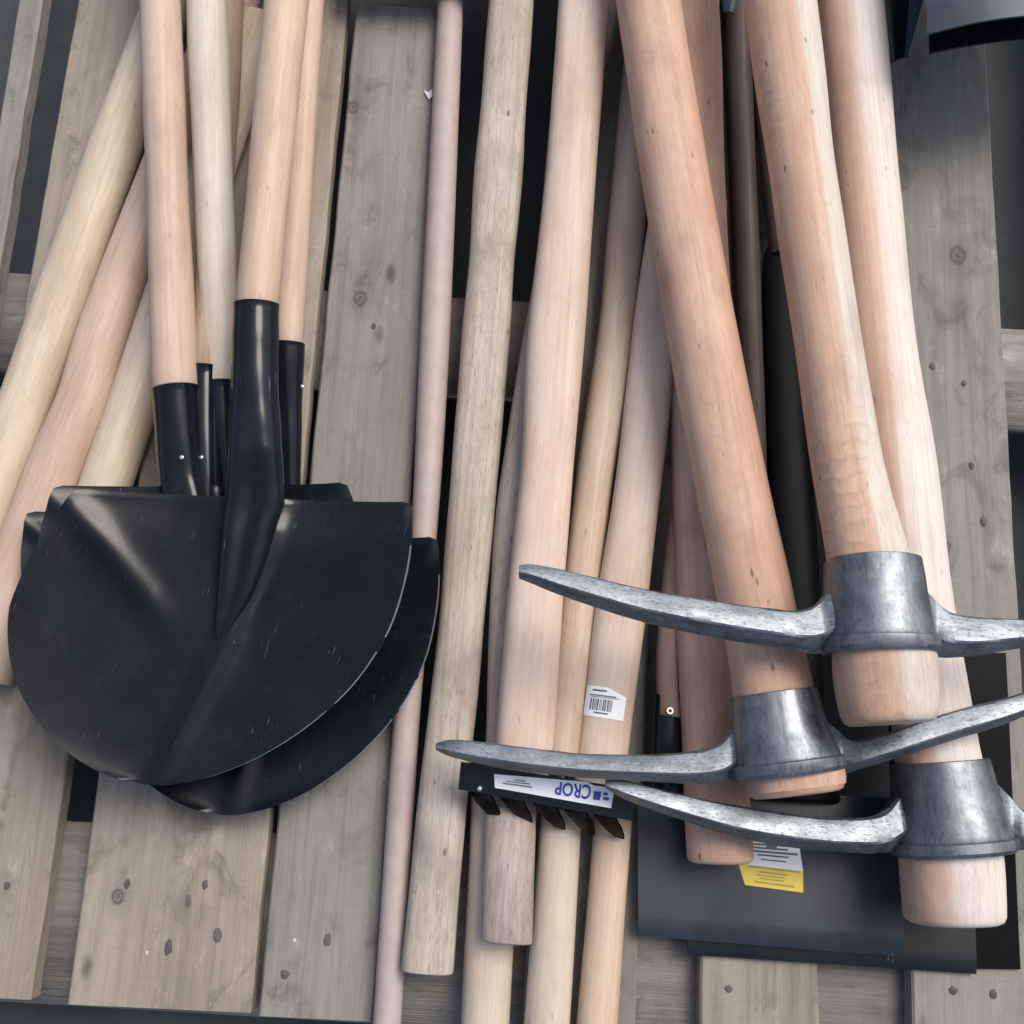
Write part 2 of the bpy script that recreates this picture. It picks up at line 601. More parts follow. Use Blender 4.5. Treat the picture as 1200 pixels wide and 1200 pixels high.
loose('broad flat pale pink handle running down behind the pick tips to the rake head',
      [(655, 713, 0, .062), (640, 699, 200, .062), (618, 685, 400, .062), (610, 672, 550, .062), (595, 660, 700, .062),
       (580, 649, 880, .062), (577, 646, 925, .062)], W['broad'], .35, flat=.72, e=.72, bevel=.06)
hl_ = loose('pale pink handle carrying the barcode sticker', [(768, 818, 200, .05), (742, 797, 380, .05), (722, 778, 550, .05), (697, 756, 720, .05),
                                                            (675, 737, 880, .05), (667, 729, 938, .05)], W['broad'], .3, flat=.8, e=.78)
loose('pale handle poking out from under the rake teeth, left of the tan one',
      [(634, 682, 948, .023), (615, 667, 1200, .023)], W['cream'], 0, .15)
loose('tan handle poking out from under the right end of the rake, beside the black spade',
      [(697, 741, 955, .023), (676, 723, 1200, .023)], W['tan'], 0, .15)
loose('reddish handle with rounded end on the black spade, half behind the middle pickaxe',
      [(768, 842, 0, .046), (778, 849, 200, .046), (785, 861, 500, .046), (796, 870, 800, .046), (805, 883, 1011, .05)], W['orange'], .35,
      bevel=.16)


loose('handle coloured dark brown for the shadow left of the upper pickaxe handle',
      [(845, 878, 0, .02), (858, 890, 300, .02), (870, 901, 600, .026), (876, 906, 790, .028)], W['dark'], .4)  # shade of the gap is put into this handle's colour


# ------------------------------------------------------------------ round-point shovels
def curve_pts(st, n):
    """Catmull-Rom through tuples"""
    out = []
    for i in range(len(st) - 1):
        p0 = st[max(i - 1, 0)]
        p1, p2 = st[i], st[i + 1]
        p3 = st[min(i + 2, len(st) - 1)]
        for k in range(n):
            t = k / n
            out.append(tuple(.5 * (2 * b + (c - a) * t + (2 * a - 5 * b + 4 * c - d) * t * t + (3 * b - a - 3 * c + d) * t ** 3)
                             for a, b, c, d in zip(p0, p1, p2, p3)))
    out.append(tuple(st[-1]))
    return out


PROF = [(0, 1.0), (.06, 1.03), (.14, 1.06), (.26, 1.08), (.42, 1.07), (.55, 1.01), (.66, .92), (.76, .79), (.84, .65), (.90, .51),
        (.95, .35), (.98, .21), (1.0, .05)]


def halfw(v):
    for (v0, w0), (v1, w1) in zip(PROF, PROF[1:]):
        if v <= v1:
            t = (v - v0) / (v1 - v0)
            k = PROF.index((v0, w0))
            m0 = ((w1 - PROF[k - 1][1]) / (v1 - PROF[k - 1][0]) if k else (w1 - w0) / (v1 - v0)) * (v1 - v0)
            m1 = ((PROF[k + 2][1] - w0) / (PROF[k + 2][0] - v0) if k + 2 < len(PROF) else (w1 - w0) / (v1 - v0)) * (v1 - v0)
            return (2 * t ** 3 - 3 * t * t + 1) * w0 + (t ** 3 - 2 * t * t + t) * m0 + (3 * t * t - 2 * t ** 3) * w1 + (t ** 3 - t * t) * m1
    return PROF[-1][1]


class Blade:
    def __init__(s, lc, rc, tip, dish=-.026, press=0.0):
        s.press = press
        s.L, s.R, s.T = P(*lc), P(*rc), P(*tip)
        s.O = (s.L + s.R) / 2
        s.u = (s.R - s.L) / 2
        s.v = s.T - s.O
        s.n = s.u.cross(s.v).normalized()
        if s.n.z < 0:
            s.n = -s.n
        s.dish = dish

    def h(s, u, v):
        # hollow dish with a soft central ridge and pressed shoulders
        w = halfw(min(max(v, 0), 1))
        a = u / max(w, .2)
        hh = s.dish * (1 - .95 * a * a) * (1 - .75 * v ** 2) + .0085 * math.exp(-((u - (min(.16, .32 * (1 - v)) if s.press else .1 * (1 - v))) / .07) ** 2) * (1 - .8 * v ** 3)
        au = abs(u)
        # crease from the outer corner in towards the end of the tongue
        t = ((au - .95) * (-.75) + (v - .03) * .42) / (.75 ** 2 + .42 ** 2)
        t = min(max(t, 0), 1)
        d = math.hypot(au - (.95 - .75 * t), v - (.03 + .42 * t))
        if s.press and v < .56:
            # socket tongue: two rounded ribs with a trough between them, running out to a point
            q = max(v, 0) / .54
            wt = .176 * max(1e-3, 1 - q ** 1.6) + .012
            x = abs(u - (.118 + .042 * q)) / wt
            p = (1 - .30 * math.exp(-(x / .34) ** 2)) * (1 - .22 * min(x, 1.5) ** 2) / (1 + math.exp(min(40, (x - 1.0) / .10)))
            rise = .42 + .58 * min(1, max(0, v) / .11) ** 1.5
            hh += s.press * rise * (1 - q ** 1.6) ** .8 * p if q < 1 else 0
        hh += .0046 * math.exp(-(d / .055) ** 2) * (1 - .35 * t) * min(1, (1 - t) * 4 + .15)
        hh -= .006 * math.exp(-(v / .10) ** 2) * (1 - math.exp(-(au / .3) ** 2))
        return hh

    def at(s, u, v, lift=0.0):
        return s.O + s.u * u + s.v * v + s.n * (s.h(u, v) + lift)

    def uv(s, px, py):
        d = ray(px, py)
        t = (s.O + s.n * s.dish * .6 - CAM).dot(s.n) / d.dot(s.n)
        q = CAM + d * t - s.O - s.n * s.dish * .6
        uu, vv, uvd = s.u.dot(s.u), s.v.dot(s.v), s.u.dot(s.v)
        qu, qv = q.dot(s.u), q.dot(s.v)
        D = uu * vv - uvd * uvd
        return (qu * vv - qv * uvd) / D, (qv * uu - qu * uvd) / D

    def build(s, parent):
        nv, nu = (110, 150) if s.press else (60, 56)
        th = .0022
        us = [-1, -.992] + [lerp(-.97, .97, j / (nu - 4)) for j in range(nu - 3)] + [.992, 1]
        rows = []
        # rolled tread along the top edge, then the dish
        lip = [(.012, -.011), (-.006, -.007), (-.012, -.0015)]
        vs = [1 - (1 - i / nv) ** 1.35 for i in range(nv + 1)]
        for dv, dz in lip:
            k = 1 - .055 * max(0, (.012 - dv) / .024) ** 2
            rows.append([s.at(q * k * (.93 if q < 0 else 1), 0, dz) + s.v * dv for q in us])
        for v in vs:
            w = halfw(v)
            lm = lerp(.93, 1, min(1, v / .42))
            rows.append([s.at(w * q * (lm if q < 0 else 1), v) for q in us])
        bm = bmesh.new()
        top = [[bm.verts.new(p) for p in r] for r in rows]
        bot = [[bm.verts.new(p - s.n * th) for p in r] for r in rows]
        R, N = len(rows) - 1, nu
        for i in range(R):
            for j in range(N):
                f = bm.faces.new((top[i][j], top[i][j + 1], top[i + 1][j + 1], top[i + 1][j]))
                if s.press:
                    v = vs[max(0, i - len(lip))]
                    q = v / .54
                    u_ = halfw(v) * us[j]
                    if q < 1.05 and abs(u_ - (.118 + .042 * q)) < (.176 * max(0, 1 - q ** 1.6) + .012) * 1.2 + .010:
                        f.material_index = 2      # the tongue keeps the socket's thick gloss
                if j == N - 1 and i > R * .13 and noise.noise(top[i][j].co * 35) > -.28:
                    f.material_index = 1          # paint ground off the cutting edge
                bm.faces.new((bot[i][j], bot[i + 1][j], bot[i + 1][j + 1], bot[i][j + 1]))
        for i in range(R):
            m = 1 if i > R * .13 else 0
            for j in (0, N):
                f = bm.faces.new((top[i][j], top[i + 1][j], bot[i + 1][j], bot[i][j]))
                f.material_index = m
        for j in range(N):
            bm.faces.new((top[0][j], top[0][j + 1], bot[0][j + 1], bot[0][j]))
            f = bm.faces.new((top[R][j], top[R][j + 1], bot[R][j + 1], bot[R][j]))
            f.material_index = 1
        M = frame(s.T, s.O, s.n)
        return bm_to('blade', bm, [BLACK, EDGE, SOCK] if s.press else [BLACK, EDGE], parent, M, sharp=40)


def shovel(label, lc, rc, tip, hst, sock, wmat, tongue=.48, dish=-.026, rivets=(), ext=.45, press=0.0):
    """hst: handle stations from the top down to the socket mouth. sock: (xl, xr, y, z) socket stations, mouth first"""
    b = Blade(lc, rc, tip, dish, press)
    t = thing('shovel', label, 'shovel', Vector((b.O.x, b.O.y, 0)), 'round point shovels stacked on the left')
    b.build(t)
    rod('handle', hst, wmat, t, ext, 0, flat=1, e=1)
    # socket: round at its mouth, opening into a tapering tongue that lies down on the blade
    cr = rot_stations(sock)
    rings = []
    N = 30
    axis = (cr[-1][0] - cr[0][0]).normalized()
    x = axis.cross(UZ).normalized()
    if x.x < 0:
        x = -x
    z = x.cross(axis)
    if z.z < 0:
        z = -z
    def prof(c, r, k):       # k 0: round, 1: two soft pressed ribs with a flatter back between
        out = []
        for i in range(N):
            a = 2 * math.pi * i / N
            ca, sa = math.cos(a), math.sin(a)
            rz = r * (1 - .35 * k)
            zz = sa * rz
            if sa > 0:
                zz -= k * r * .30 * math.exp(-(ca / .36) ** 2)
            out.append(c + x * (ca * r) + z * zz)
        return out
    mouth, r0 = cr[0]
    rings.append(ring(mouth + axis * .012, x, z, r0 * .86, r0 * .86, N))
    rings.append(ring(mouth, x, z, r0 * .93, r0 * .93, N))
    rings.append(ring(mouth - axis * .0005, x, z, r0 * 1.02, r0 * 1.02, N))
    m = 12
    for i in range(len(cr) - 1):
        for k in range(m):
            f = k / m
            q = (i + f) / (len(cr) - 1)
            c = cr[i][0].lerp(cr[i + 1][0], f)
            r = lerp(cr[i][1], cr[i + 1][1], f)
            dx = .0006 * noise.noise(c * 40)
            rings.append(prof(c, r + dx, min(1, q * 1.1) ** 2))
    # onto the blade
    c0, r0 = cr[-1]
    u0, v0 = b.uv((sock[-1][0] + sock[-1][1]) / 2, sock[-1][2])
    if press:                                   # the tube runs out into a tongue lying along the blade
        trail = curve_pts([(264, 334, 588), (260, 325, 615), (257, 313, 655), (255, 298, 695), (253, 279, 725), (253, 266, 743), (255, 261, 750)], 7)
        h0 = None
        for k, (xl, xr, y) in enumerate(trail[1:]):
            f = (k + 1) / (len(trail) - 1)
            u, v = b.uv((xl + xr) / 2, y)
            bp = b.at(u, v)
            if h0 is None:
                h0 = (c0 - bp).dot(b.n)
            r = (xr - xl) / 2 * mpp(bp)
            rings.append(prof(bp + b.n * lerp(h0, -.15 * r, f ** .8), r, 1.0))
    for k in range(0 if press else 13):
        f = k / 12
        v = lerp(v0, tongue, f)
        u = lerp(u0, .08, f)
        if v < 0:
            base = b.at(u, 0) + b.v * v
        else:
            base = b.at(u, v)
        hgt = lerp((c0 - (b.at(u0, max(v0, 0)) + (b.v * v0 if v0 < 0 else Vector()))).dot(b.n), -.002, f ** 1.1)
        rings.append(prof(base + b.n * hgt, r0 * (1 - f ** 1.7) ** .9 * (1 - .25 * f) + .0022, 1.0))
    bm = bmesh.new()
    skin(bm, rings)
    bm_to('socket', bm, SOCK, t, frame(cr[0][0], cr[-1][0]), sharp=60)
    for px, py, z_ in rivets:
        bm = bmesh.new()
        c = P(px, py, z_)
        bmesh.ops.create_uvsphere(bm, u_segments=12, v_segments=8, radius=.0026)
        for v in bm.verts:
            v.co.z *= .6
        bm.transform(Matrix.Translation(c))
        bm_to('rivet', bm, RIVET, t, Matrix.Translation(c))
    return t


shovel('black round shovel on top of the stack, its whole blade in view', (68, 573, .134), (482, 591, .126), (178, 921, .098),
       [(311, 361, 0, .17), (276, 325, 362, .150)],
       [(274, 327, 358, .150), (271, 326, 450, .142), (266, 331, 530, .132), (264, 334, 585, .116)], W['tan'], press=.004,
       rivets=((321, 409, .148),))
shovel('black round shovel whose blade sticks out to the right beneath the front one', (150, 632, .078), (512, 632, .074),
       (268, 956, .046), [(344, 379, 0, .11), (321, 354, 406, .10)],
       [(318, 357, 403, .10), (317, 354, 480, .085), (308, 352, 600, .064)], W['pink'], rivets=((354, 453, .093),), dish=-.026)
shovel('black round shovel with the pinkish handle nearest the slanting handles', (46, 571, .112), (406, 568, .108), (250, 878, .07),
       [(164, 211, 0, .110), (180, 232, 459, .105)],
       [(179, 233, 456, .105), (186, 241, 560, .087), (200, 262, 660, .08)], W['pink'], rivets=((213, 536, .112),), dish=-.024)
shovel('black round shovel in the stack with the palest, whitish handle', (95, 640, .062), (430, 640, .058), (270, 920, .03),
       [(219, 265, 0, .098), (238, 281, 452, .085)],
       [(236, 283, 449, .085), (240, 288, 560, .066), (240, 300, 680, .048)], W['white'], dish=-.022)
shovel('black round shovel lowest at the upper left with its handle lost in shadow', (16, 601, .094), (340, 604, .088), (244, 880, .055),
       [(247, 286, 0, .055), (222, 260, 435, .09)],
       [(220, 262, 432, .09), (212, 262, 560, .079), (196, 258, 660, .07)], W['brown'], rivets=((236, 536, .099),), dish=-.022, ext=.2)


# ------------------------------------------------------------------ pickaxes
def tine(st, parent, thick):
    """st: (x, ytop, ybottom, z) from the tip inwards; a bar with a broad upper face and a chamfer towards the head end"""
    pts = curve_pts(st, 7)
    cs = []
    for x, y0, y1, z in pts:
        A, B = P(x, y0, z), P(x, y1, z)
        cs.append(((A + B) / 2, (B - A) / 2))
    rings = []
    for i, (c, ha) in enumerate(cs):
        n = UZ
        q = i / (len(cs) - 1)
        th = lerp(thick * .55, thick, min(1, q * 2.2)) * (1 + .9 * max(0, (q - .80) / .20) ** 1.5)
        j = lambda s_: 1 + .05 * noise.noise(c * 55 + Vector((s_, 0, 0)))
        prof = [(-.97, -.2), (-1.0, .30), (-.86, .62), (-.2, .92), (.30, 1.0), (.42, .93), (.88, .10), (1.0, -.15), (.9, -.85), (.5, -1.0), (-.6, -1.0), (-.9, -.8)]
        rings.append([c + ha * (p * j(k)) + n * (r * th * j(k + 20)) for k, (p, r) in enumerate(prof)])
    bm = bmesh.new()
    skin(bm, rings)
    M = frame(cs[0][0], cs[-1][0])
    return bm_to('tine', bm, STEEL, parent, M, sharp=24)


def pickaxe(label, hst, col, left, right, wmat, thick=.014, flatc=.95):
    c = rot_stations(col)
    t = thing('pickaxe', label, 'pickaxe', Vector((c[0][0].x, c[0][0].y, 0)), 'pickaxes with bare steel heads')
    rod('handle', hst, wmat, t, .35, 0, flat=.92, e=.88, wob=.0012, bevel=.13)
    axis = (c[-1][0] - c[0][0]).normalized()
    x = axis.cross(UZ).normalized()
    if x.x < 0:
        x = -x
    z = x.cross(axis)
    if z.z < 0:
        z = -z
    N = 40
    rings = []
    first, r = c[0]
    rings.append(ring(first + axis * .02, x, z, r * .80, r * .80 * flatc, N, .92))
    rings.append(ring(first + axis * .002, x, z, r * .90, r * .90 * flatc, N, .92))
    rings.append(ring(first - axis * .0008, x, z, r * .955, r * .955 * flatc, N, .92))
    pts = curve_pts([(*q, rr) for q, rr in c], 6)
    for i, (a, b_, d, rr) in enumerate(pts):
        w = 1 + .012 * noise.noise(Vector((a, b_, d)) * 60)
        rings.append(ring(Vector((a, b_, d)), x, z, rr * w, rr * flatc * w, N, .92))
    last, r = c[-1]
    rings.append(ring(last + axis * .001, x, z, r * 1.0, r * 1.0 * flatc, N, .92))
    # proud lip round the head end
    rings.append(ring(last + axis * .002, x, z, r * 1.065, r * 1.06 * flatc, N, .92))
    rings.append(ring(last + axis * .010, x, z, r * 1.075, r * 1.06 * flatc, N, .92))
    rings.append(ring(last + axis * .0135, x, z, r * 1.0, r * 1.0 * flatc, N, .92))
    rings.append(ring(last + axis * .012, x, z, r * .85, r * .85 * flatc, N, .92))
    rings.append(ring(last - axis * .01, x, z, r * .80, r * .80 * flatc, N, .92))
    bm = bmesh.new()
    skin(bm, rings, False, False)
    h = bm_to('head', bm, COLLAR, t, frame(c[0][0], c[-1][0]), sharp=40)
    tine(left, h, thick)
    tine(right, h, thick)
    return t


pickaxe('upper pickaxe, its two toned handle ending in a blunt block below the steel eye',
        [(873, 955, 0, .168), (902, 978, 200, .172), (932, 1008, 400, .178), (953, 1034, 550, .184), (968, 1060, 640, .189), (976, 1078, 720, .19),
         (977, 1095, 775, .19), (982, 1097, 815, .19), (990, 1096, 848, .19)],
        [(967, 1077, 658, .189), (967, 1084, 700, .19), (966, 1093, 748, .19)],
        [(608, 663, 677, .205), (625, 662, 684, .204), (660, 669, 698, .203), (755, 691, 729, .202), (850, 707, 749, .20), (910, 715, 759, .197),
         (940, 715, 764, .194), (956, 707, 766, .192), (970, 692, 765, .19), (990, 676, 762, .188)],
        [(1290, 738, 752, .198), (1200, 727, 759, .196), (1150, 724, 768, .195), (1118, 720, 771, .193), (1102, 712, 771, .192), (1088, 697, 768, .19), (1066, 676, 764, .188)],
        W['split'])
pickaxe('middle pickaxe with the orange handle, its long thin tine crossing above the rake',
        [(722, 797, 0, .118), (750, 830, 200, .12), (783, 866, 400, .122), (811, 896, 550, .124), (840, 930, 700, .126), (856, 949, 790, .127), (863, 964, 850, .127), (872, 988, 905, .127), (878, 989, 931, .127)],
        [(854, 957, 813, .127), (854, 968, 850, .127), (854, 985, 890, .127)],
        [(511, 871, 879, .118), (535, 867, 889, .119), (600, 874, 902, .122), (680, 883, 911, .124), (760, 884, 916, .126), (815, 880, 919, .127),
         (840, 872, 918, .127), (852, 860, 916, .126), (862, 846, 912, .125), (882, 836, 908, .123)],
        [(1300, 772, 788, .142), (1200, 811, 840, .143), (1110, 835, 870, .143), (1045, 857, 890, .141), (1010, 867, 901, .138), (992, 866, 906, .134),
         (976, 852, 906, .130), (955, 838, 902, .126)],
        W['orange'])
pickaxe('lowest pickaxe with the palest handle, its head over the black plates at the right',
        [(957, 1033, 0, .078), (974, 1050, 200, .078), (989, 1071, 400, .08), (1008, 1095, 550, .08), (1028, 1114, 700, .082), (1050, 1144, 875, .084),
         (1055, 1163, 960, .085), (1057, 1171, 1010, .085), (1062, 1175, 1081, .085)],
        [(1046, 1156, 893, .085), (1046, 1166, 930, .085), (1048, 1183, 982, .085)],
        [(710, 913, 924, .112), (735, 915, 938, .112), (790, 929, 958, .111), (870, 945, 983, .107), (950, 956, 996, .102), (1010, 958, 1000, .096),
         (1035, 950, 1000, .092), (1048, 935, 998, .089), (1058, 920, 995, .087), (1075, 906, 990, .085)],
        [(1320, 985, 998, .10), (1250, 966, 996, .098), (1208, 955, 996, .096), (1192, 946, 997, .094), (1178, 930, 996, .090), (1155, 908, 992, .086)],
        W['split2'], .015)


# ------------------------------------------------------------------ black sheet tools
def sheet(name, quad, mat, parent, thick=.003, bow=0.0, nu=14, nv=14, lipz=0.0):
    """four (px, py, z): top left, top right, bottom right, bottom left; bow = rise of the middle"""
    c = [P(*q) for q in quad]
    n = (c[1] - c[0]).cross(c[0] - c[3]).normalized()
    if n.z < 0:
        n = -n
    bm = bmesh.new()
    tg, bg = [], []
    for i in range(nv + 1):
        v = i / nv
        tr, br = [], []
        for j in range(nu + 1):
            u = j / nu
            p = c[0].lerp(c[1], u).lerp(c[3].lerp(c[2], u), v)
            h = bow * (1 - (2 * u - 1) ** 2) + .0012 * noise.noise(p * 9)
            h -= lipz * max(0, (v - .93) / .07) ** 2
            p = p + n * h
            tr.append(bm.verts.new(p))
            br.append(bm.verts.new(p - n * thick))
        tg.append(tr)
        bg.append(br)
    for i in range(nv):
        for j in range(nu):
            bm.faces.new((tg[i][j], tg[i][j + 1], tg[i + 1][j + 1], tg[i + 1][j]))
            bm.faces.new((bg[i][j], bg[i + 1][j], bg[i + 1][j + 1], bg[i][j + 1]))
    for i in range(nv):
        for j in (0, nu):
            bm.faces.new((tg[i][j], tg[i + 1][j], bg[i + 1][j], bg[i][j]))
    for j in range(nu):
        for i in (0, nv):
            bm.faces.new((tg[i][j], tg[i][j + 1], bg[i][j + 1], bg[i][j]))
    return bm_to(name, bm, mat, parent, frame((c[2] + c[3]) / 2, (c[0] + c[1]) / 2, n), sharp=35)


def spade(label, quad, mat, sock=None, hst=None, wmat=None, rivets=(), name='spade', cat='spade', **k):
    c = [P(*q) for q in quad]
    m = sum(c, Vector()) / 4
    t = thing(name, label, cat, Vector((m.x, m.y, 0)), None)
    b = sheet('blade', quad, mat, t, **k)
    if sock:
        rod('socket', sock, SOCK if hst and rivets else MATTE, t, 0, 0, flat=.8 if rivets else .35, e=.9, wob=.0003)
    if hst:
        rod('handle', hst, wmat, t, .25, 0, flat=1, e=1)
    for px, py, z in rivets:
        bm = bmesh.new()
        cc = P(px, py, z)
        bmesh.ops.create_cone(bm, cap_ends=True, segments=16, radius1=.0042, radius2=.0034, depth=.004)
        bm.transform(Matrix.Translation(cc))
        rv = bm_to('rivet', bm, RIVET, t, Matrix.Translation(cc), sharp=30)
        bm = bmesh.new()
        bmesh.ops.create_cone(bm, cap_ends=True, segments=12, radius1=.0017, radius2=.0017, depth=.001)
        bm.transform(Matrix.Translation(cc + Vector((0, 0, .0022))))
        bm_to('rivet_hole', bm, NAIL, rv, Matrix.Translation(cc), sharp=30)
    return t, b


sp1, plate = spade('black square spade with the yellow and white sticker on its blade',
                   [(747, 925, .016), (1058, 935, .016), (1060, 1122, .022), (748, 1097, .022)], SLATE,
                   sock=[(901, 934, 287, .014), (893, 945, 322, .016), (898, 950, 500, .018), (902, 962, 700, .018), (905, 968, 850, .018), (880, 985, 940, .018)],
                   hst=[(872, 904, 0, .02), (889, 921, 180, .019), (901, 932, 300, .016)], wmat=W['dark'],  # handle colour carries the shade beside the pickaxe handle
                   lipz=.004)
spade('black square spade blade under the stickered one, its scratched corner showing at the bottom',
      [(806, 985, .0085), (1140, 985, .0085), (1145, 1142, .009), (806, 1119, .009)], BLACKB, lipz=.002)
spade('dark square spade blade at the far right under the lowest pickaxe eye',
      [(1040, 765, .0045), (1179, 765, .0045), (1196, 1136, .0045), (1050, 1134, .0045)], MATTE)
spade('black hoe with a riveted socket beside the barcoded handle',
      [(762, 925, .0125), (838, 928, .0125), (842, 1080, .0125), (764, 1075, .0125)], BLACK,
      sock=[(768, 801, 812, .034), (764, 801, 870, .030), (764, 810, 930, .022)],
      hst=[(800, 826, 480, .036), (771, 799, 730, .034), (769, 800, 840, .034)], wmat=W['brown'],
      rivets=((785, 833, .050),), name='hoe', cat='hoe')

# steel jutting in at the top edge
t = thing('steel_scoop', 'blue grey curved steel scoop jutting in at the top right corner', 'scoop', Vector((P(1150, 0, 0).x, P(1150, 0, 0).y, 0)))
sheet('blade', [(1078, -190, .19), (1330, -200, .19), (1310, 26, .165), (1087, 40, .165)], GREYM, t, .003, .022)
t = thing('steel_scoop', 'black steel scoop just under the blue grey one at the top right', 'scoop', Vector((P(1140, 10, 0).x, P(1140, 10, 0).y, 0)))
sheet('blade', [(1083, -190, .13), (1335, -200, .13), (1320, 48, .125), (1090, 62, .125)], BLACK, t, .003, .016)
t = thing('steel_scoop', 'narrow dark steel point hanging beside the palest pickaxe handle at the top', 'scoop', Vector((P(1060, 0, 0).x, P(1060, 0, 0).y, 0)))
sheet('blade', [(1000, -160, .085), (1098, -160, .085), (1066, 66, .06), (1036, 78, .06)], BLACK, t, .003, .006)
sheet('edge_strip', [(1072, -60, .094), (1098, -60, .092), (1064, 66, .0655), (1060, 67, .0655)], GREYM, t, .0015, 0, 4, 10)
t = thing('steel_scoop', 'small blue grey steel tip between two handles at the top edge', 'scoop', Vector((P(855, 0, 0).x, P(855, 0, 0).y, 0)))
sheet('blade', [(835, -120, .075), (905, -120, .075), (860, 16, .06), (848, 14, .06)], GREYM, t, .002, .003)
t = thing('steel_scoop', 'wide black steel blade just above the top edge, over the green grey board', 'scoop', Vector((P(470, -60, 0).x, P(470, -60, 0).y, 0)))
sheet('blade', [(380, -200, .06), (660, -200, .06), (650, -18, .05), (400, -26, .05)], BLACK, t, .002, .008)

bm = bmesh.new()
c = P(503, 112, .002)
pts = [(0, -.006), (.004, -.001), (.0035, .008), (-.001, .004), (-.006, .006), (-.003, -.001)]
skin(bm, [[c + Vector((x, y, 0)) for x, y in pts], [c + Vector((x, y, .0006 + .2 * abs(x))) for x, y in pts]])
tag(bm_to('paper_scrap', bm, PAPER, None, Matrix.Translation(c), sharp=30), 'tiny white paper scrap on the board beside the thin mauve grey pole', 'scrap')

# ------------------------------------------------------------------ the rake
rake = thing('garden_rake', 'black steel garden rake with a white and blue label, under the pick tips', 'rake', Vector((P(650, 920, 0).x, P(650, 920, 0).y, 0)))
rod('handle', [(722, 766, 160, .03), (699, 743, 400, .032), (676, 721, 550, .034), (655, 699, 720, .042), (636, 678, 880, .058), (635, 675, 905, .062)],
    W['shade'], rake, .3, 0, flat=1, e=1)
rb = sheet('head', [(540, 893, .086), (744, 925, .086), (741, 962, .083), (537, 925, .083)], BLACK, rake, .006)
# short tang between the handle and the bar
rod('tang', [(644, 668, 893, .070), (643, 669, 922, .079)], SOCK, rake, flat=.8)
for x0, y0 in ((562, 929), (599, 935), (637, 941), (672, 947), (706, 952)):
    bm = bmesh.new()
    rings = []
    path = [(x0 - 3, y0 - 8, .079, 11, .004), (x0 + 3, y0 + 5, .078, 11, .004), (x0 + 9, y0 + 14, .070, 10, .0038), (x0 + 14, y0 + 22, .058, 8, .0034),
            (x0 + 18, y0 + 28, .048, 5.5, .0028)]
    for px, py, z, w, th in path:
        c = P(px, py, z)
        k = mpp(c)
        ax = Vector((.95, -.31, 0))
        ay = Vector((.31, .95, .5)).normalized()
        rings.append(ring(c, ax, ax.cross(ay).normalized(), w * 1.5 * k, th, 10, .6))
    skin(bm, rings)
    bm_to('tooth', bm, MATTE, rake, Matrix.Translation(P(x0, y0, .07)), sharp=35)
bm = bmesh.new()
bmesh.ops.create_uvsphere(bm, u_segments=10, v_segments=8, radius=.0028)
bm.transform(Matrix.Translation(P(562, 924, .0865)))
bm_to('bolt', bm, RIVET, rake, Matrix.Translation(P(562, 924, .0865)))


# ------------------------------------------------------------------ stickers and printing, laid onto the surfaces they stick to
def bvh_of(o):
    me = o.data
    W_ = world_of(o)
    return BVHTree.FromPolygons([W_ @ v.co for v in me.vertices], [tuple(p.vertices) for p in me.polygons])


def quadmap(q):
    def f(s, t):
        a = [lerp(q[0][k], q[1][k], s) for k in (0, 1)]
        b = [lerp(q[3][k], q[2][k], s) for k in (0, 1)]
        return lerp(a[0], b[0], t), lerp(a[1], b[1], t)
    return f


def stick(name, px_verts, faces, bvh, mat, parent, off):
    vs = []
    last = 1.0
    for x, y in px_verts:
        d = ray(x, y).normalized()
        hit = bvh.ray_cast(CAM, d)[0]
        if hit is not None:
            last = (hit - CAM).length
            break
    for x, y in px_verts:
        d = ray(x, y).normalized()
        loc, nor, *_ = bvh.ray_cast(CAM, d)
        if loc is None:                       # a corner lifting off the edge: carry the surface on
            loc, nor, *_ = bvh.find_nearest(CAM + d * last)
            loc = CAM + d * last
        last = (loc - CAM).length
        if nor.dot(d) > 0:
            nor = -nor
        vs.append(loc + nor * off)
    me = bpy.data.meshes.new(name)
    c = sum(vs, Vector()) / len(vs)
    M = Matrix.Translation(c)
    me.from_pydata([v - c for v in vs], [], faces)
    return link(name, me, mat, parent, M, False)


def sticker(name, q, bvh, mat, parent, off=.0005, nu=12, nv=6, cut=None):
    f = quadmap(q)
    v, fc = [], []
    for i in range(nv + 1):
        for j in range(nu + 1):
            s, t = j / nu, i / nv
            if cut:
                t = max(t, cut(s)) if t < .5 else t
            v.append(f(s, t))
    for i in range(nv):
        for j in range(nu):
            a = i * (nu + 1) + j
            fc.append((a, a + 1, a + nu + 2, a + nu + 1))
    return stick(name, v, fc, bvh, mat, parent, off)


def bars(name, q, spans, bvh, mat, parent, off=.0009):
    """spans: (s0, s1, t0, t1) rectangles on the sticker"""
    f = quadmap(q)
    v, fc = [], []
    for s0, s1, t0, t1 in spans:
        n = max(1, int((s1 - s0) / .12))
        for k in range(n):
            a, b = lerp(s0, s1, k / n), lerp(s0, s1, (k + 1) / n)
            i = len(v)
            v += [f(a, t0), f(b, t0), f(b, t1), f(a, t1)]
            fc.append((i, i + 1, i + 2, i + 3))
    return stick(name, v, fc, bvh, mat, parent, off)


